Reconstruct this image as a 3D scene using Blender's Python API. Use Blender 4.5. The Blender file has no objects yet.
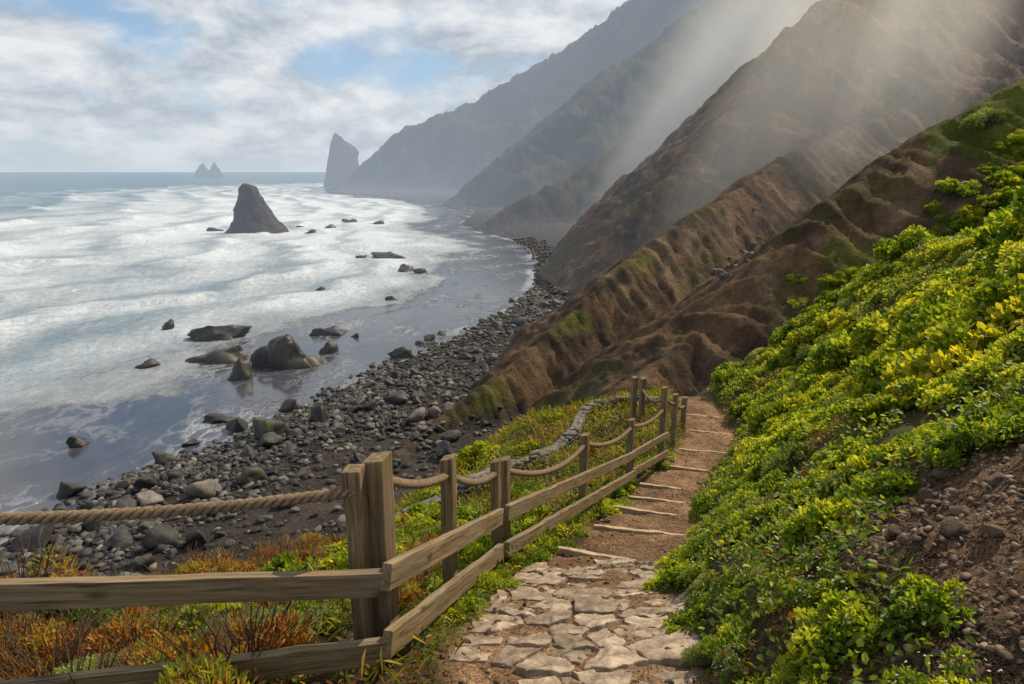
import bpy, bmesh, math, random
import numpy as np
from mathutils import Vector, Matrix, noise as mn
rnd = random.Random(11); rng = np.random.default_rng(11)
scn = bpy.context.scene; COL = scn.collection
CAM = 22.0; PITCH = math.radians(14); cp, sp = math.cos(PITCH), math.sin(PITCH); FP = 1024*24/36
SUN_AZ = math.radians(49); SUN_EL = math.radians(46)
SUNV = Vector((math.cos(SUN_EL)*math.sin(SUN_AZ), math.cos(SUN_EL)*math.cos(SUN_AZ), math.sin(SUN_EL)))

def at(px, py, Y=None, t=None, z=None):
    u = (px-512)/FP; v = (py-342)/FP
    F = cp-v*sp; D = sp+v*cp
    if Y is not None: t = Y/F
    elif z is not None: t = (CAM-z)/D
    return Vector((u*t, F*t, CAM-D*t))

# ------------------------------------------------------------------ noise
def _h(ix, iy, seed):
    n = (ix.astype(np.int64)*374761393+iy.astype(np.int64)*668265263+seed*1274126177) & 0xffffffff
    n = ((n ^ (n >> 13))*1274126177) & 0xffffffff
    return n ^ (n >> 16)
def gn(x, y, seed=0):
    x0 = np.floor(x); y0 = np.floor(y); fx = x-x0; fy = y-y0
    u = fx*fx*fx*(fx*(fx*6-15)+10); w = fy*fy*fy*(fy*(fy*6-15)+10)
    def g(dx, dy):
        a = _h(x0+dx, y0+dy, seed)/4294967296.0*2*math.pi
        return np.cos(a)*(fx-dx)+np.sin(a)*(fy-dy)
    a = g(0, 0)*(1-u)+g(1, 0)*u; b = g(0, 1)*(1-u)+g(1, 1)*u
    return 1.5*(a*(1-w)+b*w)
def fbm(x, y, o=4, seed=0, gain=.5):
    r = 0; a = 1; f = 1
    for i in range(o):
        r = r+a*gn(x*f+i*17.3, y*f-i*9.1, seed+i); a *= gain; f *= 2.03
    return r
def ridged(x, y, o=4, seed=0):
    r = 0; a = 1; f = 1
    for i in range(o):
        r = r+a*(1-2*np.abs(gn(x*f+i*7.7, y*f+i*3.3, seed+i))); a *= .5; f *= 2.07
    return r
def smax(a, b, k):
    h = np.clip(.5+.5*(a-b)/k, 0, 1)
    return b*(1-h)+a*h+k*h*(1-h)
def sstep(a, b, x):
    t = np.clip((x-a)/(b-a), 0, 1); return t*t*(3-2*t)

# ------------------------------------------------------------------ shape of the land
SHORE = [(-75, -60), (-48, 15), (-31.1, 37.3), (-28.6, 44.7), (-21.2, 56.3), (-17.2, 69.3), (-9.4, 86.6), (1.3, 110), (6.0, 135), (7.5, 175),
         (4, 218), (-10, 259), (-22, 300), (-20, 400), (-40, 480), (-110, 640), (-205, 800), (-235, 960), (-150, 1300), (600, 2600)]
SEAPOLY = SHORE+[(600, 60000), (-60000, 60000), (-60000, -300), (-75, -300)]
def shore(x, y):
    """signed distance, positive on land"""
    d = np.full(x.shape, 1e9)
    for (ax, ay), (bx, by) in zip(SHORE, SHORE[1:]):
        dx, dy = bx-ax, by-ay
        t = np.clip(((x-ax)*dx+(y-ay)*dy)/(dx*dx+dy*dy), 0, 1)
        d = np.minimum(d, np.hypot(x-ax-t*dx, y-ay-t*dy))
    ins = np.zeros(x.shape, bool)
    P = SEAPOLY
    for i in range(len(P)):
        ax, ay = P[i]; bx, by = P[(i+1) % len(P)]
        if ay == by: continue
        c = ((ay > y) != (by > y)) & (x < (bx-ax)*(y-ay)/(by-ay)+ax)
        ins ^= c
    return np.where(ins, -d, d)

SPURS = [  # slope, noise amplitude, gully wavelength, crest pixels with distance
    (.95, 11, 60, [(366, 194, 960), (371, 176, 955), (380, 155, 945), (404, 128, 920), (470, 100, 880), (540, 65, 850), (590, 30, 830), (628, 0, 820), (720, -80, 800)]),
    (.80, 6.5, 36, [(418, 214, 440), (446, 198, 455), (480, 170, 475), (510, 147, 482), (560, 110, 490), (620, 62, 500), (700, 4, 510), (780, -50, 520)]),
    (.78, 3.6, 24, [(478, 224, 272), (510, 204, 285), (565, 175, 298), (620, 143, 308), (690, 94, 318), (760, 40, 328), (850, -30, 340)]),
    (.98, 3.0, 15, [(574, 302, 112), (606, 242, 122), (646, 190, 126), (702, 136, 130), (760, 78, 134), (820, 6, 138), (900, -70, 144), (1020, -130, 150)]),
    (.86, 1.7, 12.5, [(395, 460, 45), (432, 426, 50), (505, 370, 57), (560, 322, 62), (620, 268, 68), (690, 214, 76), (750, 176, 88), (820, 142, 100), (900, 112, 114)]),
    (.86, 1.2, 9.0, [(640, 384, 39), (700, 335, 42), (760, 278, 44), (830, 203, 46), (900, 153, 48), (960, 116, 48), (1024, 76, 48), (1120, 20, 48)]),
]
SPW = [(s, a, l, [tuple(at(px, py, Y=Y)) for px, py, Y in pts]) for s, a, l, pts in SPURS]
def spur(x, y, pts, slope, amp, lam, seed):
    wx = x+amp*.7*fbm(x/(lam*2.5), y/(lam*2.5), 3, seed+40); wy = y+amp*1.3*fbm(x/(lam*2.5)+55, y/(lam*2.5), 3, seed+50)
    best = np.full(x.shape, -1e9); bd = np.full(x.shape, 1e9)
    r = amp*.4
    for (ax, ay, az), (bx, by, bz) in zip(pts, pts[1:]):
        dx, dy = bx-ax, by-ay
        t = np.clip(((wx-ax)*dx+(wy-ay)*dy)/(dx*dx+dy*dy), 0, 1)
        d = np.hypot(wx-ax-t*dx, wy-ay-t*dy)
        h = az+t*(bz-az)-slope*(np.sqrt(d*d+r*r)-r)
        best = np.maximum(best, h); bd = np.minimum(bd, d)
    fade = sstep(0, amp*6, bd)
    g = ridged((x+.5*y)/lam, y/(lam*3.4), 5, seed)*amp*.66*(.2+.8*fade)
    g = g+(ridged((x+.45*y)/(lam*.24), y/(lam*.9), 4, seed+9)-.5)*amp*.27+(ridged(x/(lam*.09), y/(lam*.13), 3, seed+13)-.5)*amp*.07
    low = sstep(-amp, amp*3, best)
    return best+(g-amp*(.25+.38*fade))*low-amp*.4*(1-low)

_ty = np.arange(-80, 140, .05)
PY = [-8, -4, 0, 2.46, 4.4, 6.37, 10.4, 12.3, 14.3, 18.9, 24, 40, 80]
PXv = [-1.2, -.7, -.1, .25, .60, 1.36, 2.56, 3.6, 4.5, 5.2, 5.8, 8, 14]
PZv = [-1.0, -1.25, -1.6, -2.1, -2.84, -3.6, -5.12, -5.45, -5.7, -6.3, -8.5, -17, -36]
_k = np.exp(-.5*(np.arange(-40, 41)*.05/.45)**2); _k /= _k.sum()
_tx = np.convolve(np.pad(np.interp(_ty, PY, PXv), 40, 'edge'), _k, 'valid')
_tz = np.convolve(np.pad(np.interp(_ty, PY, PZv), 40, 'edge'), _k, 'valid')
def pathx(y): return np.interp(y, _ty, _tx)
def pathz(y): return np.interp(y, _ty, _tz)+CAM
STEPS = [5.0, 6.3, 7.6, 9.0, 10.4, 11.7, 13.0, 14.5, 16.2]
HW = .5
def near(x, y):
    d = (x-pathx(y))*.95
    dl = np.maximum(0, -d-.75); dr = np.maximum(0, d-HW-.04)
    z = pathz(y)
    yp = y+.3*(x-pathx(y))
    e = np.array(STEPS); i = np.clip(np.searchsorted(e, yp)-1, 0, len(e)-2)
    ins = (yp > e[0]) & (yp < e[-1])
    e1 = e[i+1]; zt = pathz(e1-.3*(x-pathx(y)))
    lev = zt+.8*(z-zt)
    w = np.where(ins, 1-sstep(.42, .62, np.abs(d)), 0)
    z = z*(1-w)+lev*w
    z = z-.2*np.minimum(dl, 3.7)-.76*np.maximum(0, dl-3.7)
    z = z+.14*sstep(0, .25, dr)+.72*np.minimum(dr, 1.8)+.95*np.clip(dr-1.8, 0, 2.8)+.12*np.maximum(0, dr-4.6)
    off = sstep(.5, 1.3, np.abs(d))
    z = z+off*(fbm(x*.6, y*.6, 3, 3)*.18+fbm(x*2.7, y*2.7, 3, 5)*.05)+.018*fbm(x*4, y*4, 3, 8)
    z = z+sstep(20, 45, np.hypot(x, y))*fbm(x/7, y/7, 4, 31)*1.2
    return z, d
def land(x, y, full=False):
    x = np.asarray(x, float); y = np.asarray(y, float)
    s = shore(x, y)
    B = np.where(s > 0, .11*np.minimum(s, 22)+.02*np.maximum(0, s-22), np.maximum(.06*s, -4))
    B = B+np.where(s > 1, .15*fbm(x*.25, y*.25, 3, 77), 0)
    n, d = near(x, y)
    m = np.full(x.shape, -1e9); which = np.zeros(x.shape, int)
    for i, (sl, am, la, pts) in enumerate(SPW):
        h = spur(x, y, pts, sl, am, la, 100+i*20)
        which = np.where(h > m, i, which)
        m = smax(h, m, max(.3, am*.15))
    far = smax(m, B, .8)
    z = smax(n, far, .5)
    if full: return z, s, d, n, m, B, which
    return z
def gz(x, y):
    xa, ya = np.array([float(x)]), np.array([float(y)])
    if y < 17:
        z, d = near(xa, ya)
        if -6 < d[0] < 6: return float(z[0])
    return float(land(xa, ya)[0])

# ------------------------------------------------------------------ helpers
def mesh_np(name, V, F, mats=(), smooth=False, attrs=None):
    V = np.ascontiguousarray(V, np.float32); F = np.ascontiguousarray(F, np.int32)
    me = bpy.data.meshes.new(name); k = F.shape[1]
    me.vertices.add(len(V)); me.vertices.foreach_set('co', V.ravel())
    me.loops.add(F.size); me.loops.foreach_set('vertex_index', F.ravel())
    me.polygons.add(len(F)); me.polygons.foreach_set('loop_start', np.arange(0, F.size, k, dtype=np.int32))
    try: me.polygons.foreach_set('loop_total', np.full(len(F), k, np.int32))
    except Exception: pass
    if smooth: me.polygons.foreach_set('use_smooth', np.ones(len(F), bool))
    for an, (typ, arr) in (attrs or {}).items():
        a = me.attributes.new(an, typ, 'POINT')
        if typ == 'FLOAT': a.data.foreach_set('value', np.ascontiguousarray(arr, np.float32).ravel())
        else: a.data.foreach_set('color', np.ascontiguousarray(arr, np.float32).ravel())
    for m in mats: me.materials.append(m)
    me.update(calc_edges=True)
    return me
def link(name, me, parent=None):
    o = bpy.data.objects.new(name, me); COL.objects.link(o)
    if parent: o.parent = parent
    return o
def tag(o, label=None, cat=None, group=None, kind=None):
    if label: o['label'] = label
    if cat: o['category'] = cat
    if group: o['group'] = group
    if kind: o['kind'] = kind
    return o

class NT:
    def __init__(s, name):
        s.m = bpy.data.materials.new(name); s.m.use_nodes = True; s.t = s.m.node_tree; s.t.nodes.clear()
        s.out = s.n('ShaderNodeOutputMaterial')
    def n(s, typ, **kw):
        nd = s.t.nodes.new(typ)
        for k, v in kw.items(): setattr(nd, k, v)
        return nd
    def l(s, a, b): s.t.links.new(a, b)
    def val(s, sock, v):
        if isinstance(v, bpy.types.NodeSocket): s.l(v, sock)
        else: sock.default_value = v
    def math(s, op, a, b=0.0, clamp=False):
        nd = s.n('ShaderNodeMath', operation=op, use_clamp=clamp); s.val(nd.inputs[0], a); s.val(nd.inputs[1], b); return nd.outputs[0]
    def mix(s, f, a, b, blend='MIX'):
        nd = s.n('ShaderNodeMix', data_type='RGBA', blend_type=blend); s.val(nd.inputs[0], f); s.val(nd.inputs[6], a); s.val(nd.inputs[7], b); return nd.outputs[2]
    def noise(s, vec, scale, detail=5, rough=.55, dist=0):
        nd = s.n('ShaderNodeTexNoise'); nd.inputs['Scale'].default_value = scale; nd.inputs['Detail'].default_value = detail
        nd.inputs['Roughness'].default_value = rough; nd.inputs['Distortion'].default_value = dist
        if vec: s.l(vec, nd.inputs['Vector'])
        return nd.outputs['Fac']
    def ramp(s, f, stops):
        nd = s.n('ShaderNodeValToRGB'); cr = nd.color_ramp
        while len(cr.elements) < len(stops): cr.elements.new(.5)
        for e, (p, c) in zip(cr.elements, stops): e.position = p; e.color = (*c, 1) if len(c) == 3 else c
        s.val(nd.inputs[0], f); return nd.outputs[0]
    def mapr(s, f, a, b, c=0, d=1):
        nd = s.n('ShaderNodeMapRange'); s.val(nd.inputs[0], f)
        for i, v in enumerate((a, b, c, d)): nd.inputs[i+1].default_value = v
        return nd.outputs[0]
    def bump(s, h, strength=.5, dist=.1, normal=None):
        nd = s.n('ShaderNodeBump'); nd.inputs['Strength'].default_value = strength; nd.inputs['Distance'].default_value = dist
        s.l(h, nd.inputs['Height'])
        if normal: s.l(normal, nd.inputs['Normal'])
        return nd.outputs[0]
    def bsdf(s, col, rough=.8, normal=None, spec=.3):
        nd = s.n('ShaderNodeBsdfPrincipled'); s.val(nd.inputs['Base Color'], col if not isinstance(col, tuple) else (*col, 1))
        s.val(nd.inputs['Roughness'], rough); nd.inputs['Specular IOR Level'].default_value = spec
        if normal: s.l(normal, nd.inputs['Normal'])
        return nd
    def obj(s): return s.n('ShaderNodeTexCoord').outputs['Object']
    def attr(s, name):
        nd = s.n('ShaderNodeAttribute'); nd.attribute_name = name; return nd
    def finish(s, sh):
        s.l(sh, s.out.inputs['Surface'])
        try: s.m.cycles.emission_sampling = 'NONE'
        except Exception: pass
        return s.m
    def hazed(s, sh, fac, col):  # aerial haze painted onto the surface as emission
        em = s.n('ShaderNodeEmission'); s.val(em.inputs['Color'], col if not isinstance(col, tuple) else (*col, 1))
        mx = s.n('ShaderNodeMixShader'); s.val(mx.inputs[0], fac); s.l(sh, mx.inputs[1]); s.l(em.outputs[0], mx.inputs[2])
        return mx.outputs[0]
HAZE = (.40, .46, .54)  # glow colour of the painted haze
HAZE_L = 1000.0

# ------------------------------------------------------------------ materials
def mat_terrain():
    k = NT('terrain_ground'); ob = k.obj()
    c = k.attr('Col').outputs['Color']; mist = k.attr('mist').outputs['Fac']
    n1 = k.noise(ob, 9, 6, .65); n2 = k.noise(ob, .9, 8, .72); n3 = k.noise(ob, 45, 4, .6); n4 = k.noise(ob, .16, 8, .74)
    f = k.math('MULTIPLY', k.mapr(n1, .25, .75, .7, 1.3), k.mapr(n2, .25, .75, .45, 1.55))
    f = k.math('MULTIPLY', f, k.mapr(n3, .25, .75, .8, 1.2)); f = k.math('MULTIPLY', f, k.mapr(n4, .3, .7, .6, 1.4))
    cc = k.n('ShaderNodeVectorMath', operation='SCALE'); k.l(c, cc.inputs[0]); k.l(f, cc.inputs['Scale'])
    b = k.bump(n1, .6, .07); b = k.bump(n3, .5, .012, b); b = k.bump(n2, 1.0, 1.0, b); b = k.bump(n4, .75, 2.6, b)
    bs = k.bsdf(cc.outputs[0], .92, b, .15)
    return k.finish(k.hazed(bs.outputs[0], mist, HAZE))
def mat_sea():
    k = NT('sea_water'); ob = k.obj()
    foam = k.attr('foam').outputs['Fac']; thin = k.attr('thin').outputs['Fac']; mist = k.attr('mist').outputs['Fac']
    mp = k.n('ShaderNodeMapping'); mp.inputs['Scale'].default_value = (1.0, .6, 1); mp.inputs['Rotation'].default_value = (0, 0, .3); k.l(ob, mp.inputs[0])
    v = mp.outputs[0]
    n1 = k.noise(v, .13, 9, .72, .1); n2 = k.noise(v, .9, 8, .8, .1)
    a = k.math('ADD', k.math('MULTIPLY', k.math('SUBTRACT', n1, .5), 1.15), k.math('MULTIPLY', k.math('SUBTRACT', n2, .5), 1.2))
    fm = k.mapr(k.math('ADD', foam, a), .08, .98)
    wv = k.n('ShaderNodeVectorMath', operation='ADD'); k.l(v, wv.inputs[0])
    nz = k.n('ShaderNodeTexNoise'); nz.inputs['Scale'].default_value = .35; nz.inputs['Detail'].default_value = 4; k.l(v, nz.inputs['Vector'])
    sc = k.n('ShaderNodeVectorMath', operation='SCALE'); k.l(nz.outputs['Color'], sc.inputs[0]); sc.inputs['Scale'].default_value = 6.0
    k.l(sc.outputs[0], wv.inputs[1])
    vo = k.n('ShaderNodeTexVoronoi', feature='DISTANCE_TO_EDGE'); vo.inputs['Scale'].default_value = .5; k.l(wv.outputs[0], vo.inputs['Vector'])
    lace = k.mapr(vo.outputs['Distance'], .01, .15, 1, 0)
    patch = k.mapr(k.noise(v, .13, 4, .6, .5), .47, .66)
    lace = k.math('MULTIPLY', k.math('MULTIPLY', lace, patch), k.math('MULTIPLY', thin, .42))
    fm = k.math('MAXIMUM', fm, lace, True)
    n3 = k.noise(v, .05, 5, .6)
    wc = k.mix(k.mapr(n3, .35, .65), (.025, .085, .13, 1), (.05, .13, .18, 1))
    wc = k.mix(k.math('MULTIPLY', thin, .97, True), wc, k.mix(k.mapr(n1, .35, .65), (.034, .034, .042, 1), (.08, .078, .092, 1)))
    fcol = k.mix(k.mapr(n2, .3, .7), (.40, .47, .55, 1), (.66, .69, .72, 1))
    col = k.mix(fm, wc, fcol)
    ro = k.math('ADD', k.mapr(fm, 0, 1, .12, .75), k.math('MULTIPLY', k.math('SUBTRACT', 1, thin), .14))
    nb = k.noise(v, 1.3, 5, .6); nb2 = k.noise(v, .22, 4, .6)
    st = k.math('SUBTRACT', 1.0, k.math('MULTIPLY', thin, .93))
    b1 = k.n('ShaderNodeBump'); b1.inputs['Distance'].default_value = .25; k.l(k.math('MULTIPLY', st, .5), b1.inputs['Strength']); k.l(nb, b1.inputs['Height'])
    b2 = k.n('ShaderNodeBump'); b2.inputs['Distance'].default_value = 1.2; k.l(k.math('MULTIPLY', st, .45), b2.inputs['Strength']); k.l(nb2, b2.inputs['Height']); k.l(b1.outputs[0], b2.inputs['Normal'])
    b3 = k.bump(k.math('MULTIPLY', fm, n2), .8, .8, b2.outputs[0])
    bs = k.bsdf(col, ro, b3, .75); bs.inputs['IOR'].default_value = 1.42
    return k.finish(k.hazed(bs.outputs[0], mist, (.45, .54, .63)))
def mat_rock(name, c1, c2, rough=.8, scale=1.0, hz=True, var=(.7, 1.35), moss=0, hl=HAZE_L):
    k = NT(name); ob = k.obj(); oi = k.n('ShaderNodeObjectInfo')
    n1 = k.noise(ob, 1.7*scale, 8, .65); n2 = k.noise(ob, 9*scale, 5, .6)
    col = k.mix(k.mapr(n1, .32, .68), (*c1, 1), (*c2, 1))
    f = k.math('MULTIPLY', k.mapr(n2, .3, .7, .7, 1.3), k.mapr(oi.outputs['Random'], 0, 1, *var))
    cc = k.n('ShaderNodeVectorMath', operation='SCALE'); k.l(col, cc.inputs[0]); k.l(f, cc.inputs['Scale'])
    ccol = cc.outputs[0]
    if moss: ccol = k.mix(k.math('MULTIPLY', k.mapr(n1, .5, .62), k.mapr(oi.outputs['Random'], .55, .7, 0, moss)), ccol, (.06, .075, .012, 1))
    b = k.bump(n1, .7, .14/scale); b = k.bump(n2, .6, .035/scale, b)
    sh = k.bsdf(ccol, rough, b, .3).outputs[0]
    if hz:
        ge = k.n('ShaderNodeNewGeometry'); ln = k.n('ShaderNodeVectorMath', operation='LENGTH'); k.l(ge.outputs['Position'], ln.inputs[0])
        e = k.math('POWER', 2.71828, k.math('MULTIPLY', k.math('MAXIMUM', k.math('SUBTRACT', ln.outputs['Value'], 60), 0), -1/hl))  # painted haze thickens with distance from the world origin
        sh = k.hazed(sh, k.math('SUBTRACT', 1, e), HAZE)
    return k.finish(sh)
def mat_wood():
    k = NT('weathered_pine'); ob = k.obj(); oi = k.n('ShaderNodeObjectInfo')
    ad = k.n('ShaderNodeVectorMath', operation='ADD'); k.l(ob, ad.inputs[0])
    s = k.n('ShaderNodeVectorMath', operation='SCALE'); s.inputs[0].default_value = (7, 3, 5); k.l(oi.outputs['Random'], s.inputs['Scale']); k.l(s.outputs[0], ad.inputs[1])
    mp = k.n('ShaderNodeMapping'); mp.inputs['Scale'].default_value = (14, 14, .9); k.l(ad.outputs[0], mp.inputs[0])
    g = k.noise(mp.outputs[0], 2.2, 6, .6, .6)
    mp2 = k.n('ShaderNodeMapping'); mp2.inputs['Scale'].default_value = (60, 60, 2.0); k.l(ad.outputs[0], mp2.inputs[0])
    g2 = k.noise(mp2.outputs[0], 1.5, 4, .6)
    bl = k.noise(ad.outputs[0], 3.2, 4, .6)
    c = k.ramp(g, [(.25, (.085, .056, .028)), (.5, (.20, .138, .07)), (.75, (.33, .245, .14))])
    c = k.mix(k.mapr(g2, .52, .70), c, (.045, .032, .019, 1))
    c = k.mix(k.mapr(bl, .45, .72, 0, .55), c, (.17, .155, .125, 1))
    mp3 = k.n('ShaderNodeMapping'); mp3.inputs['Scale'].default_value = (6, 6, 2.6); k.l(ad.outputs[0], mp3.inputs[0])
    vo = k.n('ShaderNodeTexVoronoi'); vo.inputs['Scale'].default_value = 1.0; k.l(mp3.outputs[0], vo.inputs['Vector'])
    c = k.mix(k.mapr(vo.outputs['Distance'], .06, .16, .8, 0), c, (.045, .028, .014, 1))
    b = k.bump(g, .5, .01); b = k.bump(g2, .6, .005, b)
    return k.finish(k.bsdf(c, .76, b, .22).outputs[0])
def mat_rope():
    k = NT('hemp_rope'); ob = k.obj(); n = k.noise(ob, 90, 4, .6); n2 = k.noise(ob, 7, 3, .6)
    c = k.ramp(n, [(.3, (.10, .066, .04)), (.7, (.30, .21, .135))]); c = k.mix(k.mapr(n2, .4, .7, 0, .4), c, (.14, .105, .075, 1))
    return k.finish(k.bsdf(c, .9, k.bump(n, .6, .004), .1).outputs[0])
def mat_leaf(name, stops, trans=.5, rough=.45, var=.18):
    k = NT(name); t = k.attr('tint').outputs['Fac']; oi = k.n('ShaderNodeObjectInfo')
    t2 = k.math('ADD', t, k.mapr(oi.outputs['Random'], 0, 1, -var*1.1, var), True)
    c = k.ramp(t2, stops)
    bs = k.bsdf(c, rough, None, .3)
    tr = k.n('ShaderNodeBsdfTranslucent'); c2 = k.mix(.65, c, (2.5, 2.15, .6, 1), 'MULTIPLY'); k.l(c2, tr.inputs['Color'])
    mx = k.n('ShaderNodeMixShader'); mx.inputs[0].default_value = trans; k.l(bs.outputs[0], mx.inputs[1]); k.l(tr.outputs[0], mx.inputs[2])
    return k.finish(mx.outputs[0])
def mat_plain(name, c, rough=.8):
    k = NT(name); ob = k.obj(); n = k.noise(ob, 14, 5, .6)
    cc = k.mix(k.mapr(n, .3, .7), (*[x*.65 for x in c], 1), (*[min(1, x*1.2) for x in c], 1))
    return k.finish(k.bsdf(cc, rough, k.bump(n, .4, .02), .25).outputs[0])
def mat_mist(name, dens):
    k = NT(name); ob = k.obj()
    ln = k.n('ShaderNodeVectorMath', operation='DOT_PRODUCT'); k.l(ob, ln.inputs[0]); k.l(ob, ln.inputs[1])
    q = k.math('SUBTRACT', 1.0, ln.outputs['Value'], True); q = k.math('MULTIPLY', k.math('MULTIPLY', q, q), dens)
    vs = k.n('ShaderNodeVolumeScatter'); vs.inputs['Color'].default_value = (1, .93, .82, 1); vs.inputs['Anisotropy'].default_value = .55; k.l(q, vs.inputs['Density'])
    k.l(vs.outputs[0], k.out.inputs['Volume']); return k.m

M_TER = mat_terrain(); M_SEA = mat_sea(); M_WOOD = mat_wood(); M_ROPE = mat_rope()
M_ROCKD = mat_rock('dark_basalt', (.016, .014, .013), (.055, .046, .04), .5, moss=.5)
M_ROCKG = mat_rock('grey_boulder', (.020, .018, .018), (.068, .062, .058), .65, moss=.75)
M_ROCKP = mat_rock('pale_boulder', (.08, .07, .06), (.18, .155, .13), .85)
M_STACK = mat_rock('stack_basalt', (.018, .015, .016), (.06, .048, .044), .9, .25)
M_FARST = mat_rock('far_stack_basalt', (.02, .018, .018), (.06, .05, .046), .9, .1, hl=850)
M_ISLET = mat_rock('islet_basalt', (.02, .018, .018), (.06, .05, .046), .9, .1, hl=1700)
M_SCREE = mat_rock('scree_stone', (.07, .058, .048), (.16, .135, .115), .9, 2)
M_SOILROCK = mat_rock('brown_rock', (.07, .045, .03), (.22, .15, .105), .9, 5, False)
M_SLAB = mat_rock('paving_slab', (.13, .09, .06), (.42, .325, .235), .88, 4, False, (.65, 1.2))
M_WALL = mat_rock('rubble_wall_stone', (.075, .068, .058), (.21, .192, .165), .85, 3, False)
M_EDGE = mat_plain('step_edge_stone', (.44, .33, .215), .85)
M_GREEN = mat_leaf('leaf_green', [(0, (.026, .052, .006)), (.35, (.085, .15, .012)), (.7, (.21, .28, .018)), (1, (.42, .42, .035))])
M_YELLOW = mat_leaf('leaf_yellow_green', [(0, (.035, .065, .007)), (.4, (.12, .18, .012)), (.75, (.28, .31, .018)), (1, (.50, .44, .03))], var=.12)
M_SAGE = mat_leaf('leaf_sage', [(0, (.04, .06, .022)), (.5, (.11, .155, .045)), (1, (.25, .29, .10))])
M_RUST = mat_leaf('leaf_rust', [(0, (.05, .022, .010)), (.35, (.18, .062, .018)), (.6, (.34, .135, .03)), (.8, (.31, .22, .05)), (1, (.2, .24, .03))])
M_DRY = mat_leaf('leaf_dry_cover', [(0, (.11, .037, .012)), (.25, (.24, .09, .022)), (.5, (.13, .14, .02)), (.75, (.11, .18, .016)), (1, (.32, .30, .04))])
M_MIX = mat_leaf('leaf_ground_cover', [(0, (.14, .06, .016)), (.2, (.08, .09, .014)), (.5, (.11, .18, .013)), (.8, (.24, .30, .018)), (1, (.46, .42, .03))])
M_GRASS = mat_leaf('leaf_grass', [(0, (.08, .10, .012)), (.6, (.22, .22, .03)), (1, (.40, .29, .09))])
M_PETAL = mat_leaf('petal_white', [(0, (.6, .6, .55)), (1, (.82, .82, .78))], .25, .6)
M_STEM = mat_plain('stem_brown', (.09, .06, .035))

# ------------------------------------------------------------------ terrain sheet
SOIL = (2.02, 1.98, .60, .92)
def soilf(x, y): return ((x-SOIL[0])/SOIL[2])**2+((y-SOIL[1])/SOIL[3])**2
def grid(cx, cy, r, a):
    R, A = np.meshgrid(r, a, indexing='ij')
    X = cx+R*np.sin(A); Y = cy+R*np.cos(A)
    nr, na = len(r), len(a)
    i = np.arange(nr-1)[:, None]*na+np.arange(na-1)[None, :]
    F = np.stack([i, i+1, i+na+1, i+na], -1).reshape(-1, 4)
    return X.ravel(), Y.ravel(), F[:, ::-1]
r = np.concatenate([np.geomspace(.35, 30, 240, endpoint=False), np.geomspace(30, 160, 300, endpoint=False), np.geomspace(160, 1700, 190)])
X, Y, F = grid(0, -.6, r, np.radians(np.linspace(-85, 88, 860)))
Z, S, D, NB, MM, BB, WH = land(X, Y, True)
dist = np.hypot(X, Y)
def cmix(a, b, w): return a*(1-w[:, None])+b*w[:, None]
def C3(*c): return np.tile(np.array(c, float), (len(X), 1))
n_a = fbm(X/9, Y/9, 5, 201); n_b = fbm(X/2.2, Y/2.2, 4, 211); n_c = fbm(X/40, Y/40, 4, 221); n_d = fbm(X*1.3, Y*1.3, 4, 231)
streak = fbm((X+.5*Y)/3.2, Y/16, 5, 203)
cliff = cmix(C3(.18, .105, .055), C3(.082, .053, .033), sstep(-.35, .45, n_a*.8+.8*streak))
cliff = cmix(cliff, C3(.29, .19, .112), sstep(.15, .75, n_b*.6+.7*streak+.4*n_c)*.75)
cliff = cmix(cliff, C3(.048, .037, .028), sstep(.2, .6, fbm(X/4.5, Y/4.5, 5, 207, .6))*.65)
greenm = sstep(.3, .65, fbm(X/14, Y/14, 5, 241)+.25*sstep(60, 260, dist))
cliff = cmix(cliff, C3(.09, .092, .026), greenm*.5)
farg = cmix(C3(.036, .038, .022), C3(.085, .066, .045), sstep(-.2, .5, fbm(X/45, Y/45, 5, 251)))
farg = cmix(farg, C3(.07, .095, .024), sstep(.0, .4, fbm(X/70, Y/25, 4, 261))*.8)
col = cmix(cliff, farg, sstep(190, 300, dist))
for px, py, yy, rx, ry, w in [(850, 295, 41, 1.8, 2, .8), (985, 195, 46, 3.6, 4, .95), (560, 320, 62, 4, 1.6, .7), (690, 219, 76, 3, 1.6, .6), (500, 420, 50, 4, 5, .5), (620, 272, 68, 4, 1.3, .6)]:
    p = at(px, py, Y=yy)
    g = np.exp(-((X-p.x)/rx)**2-((Y-p.y)/ry)**2)
    col = cmix(col, C3(.12, .135, .018), sstep(.25, .6, g+.35*n_b)*w)
beach = cmix(C3(.032, .029, .029), C3(.072, .062, .057), sstep(-.3, .4, n_b))
beach = cmix(beach, C3(.08, .062, .048), sstep(6, 14, S)*.6)
wb = (1-sstep(.2, 1.6, Z-BB))*(1-sstep(24, 34, S))
wb = np.where(dist > 150, 1-sstep(1.5, 6, Z-BB), wb)
col = cmix(col, beach, wb)
nearc = cmix(C3(.075, .05, .027), C3(.08, .095, .019), sstep(-.2, .3, n_d))
nearc = cmix(nearc, C3(.16, .10, .058), sstep(.1, .5, n_b)*.5)
wn = sstep(-.8, .1, NB-np.maximum(MM, BB))
lower = cmix(C3(.12, .078, .044), C3(.09, .11, .022), sstep(-.25, .25, fbm(X/3, Y/3, 4, 271)))
nearc = cmix(nearc, lower, sstep(3, 7, -D))
col = cmix(col, nearc, wn)
soilw = sstep(.28, .5, np.exp(-soilf(X, Y))+.15*n_d)
col = cmix(col, cmix(C3(.22, .132, .078), C3(.125, .075, .046), sstep(-.3, .4, fbm(X*3, Y*3, 3, 281))), soilw)
pw = (1-sstep(.45, .64, np.abs(D+.12*n_d)))*(1-sstep(19, 21, Y))
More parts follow.
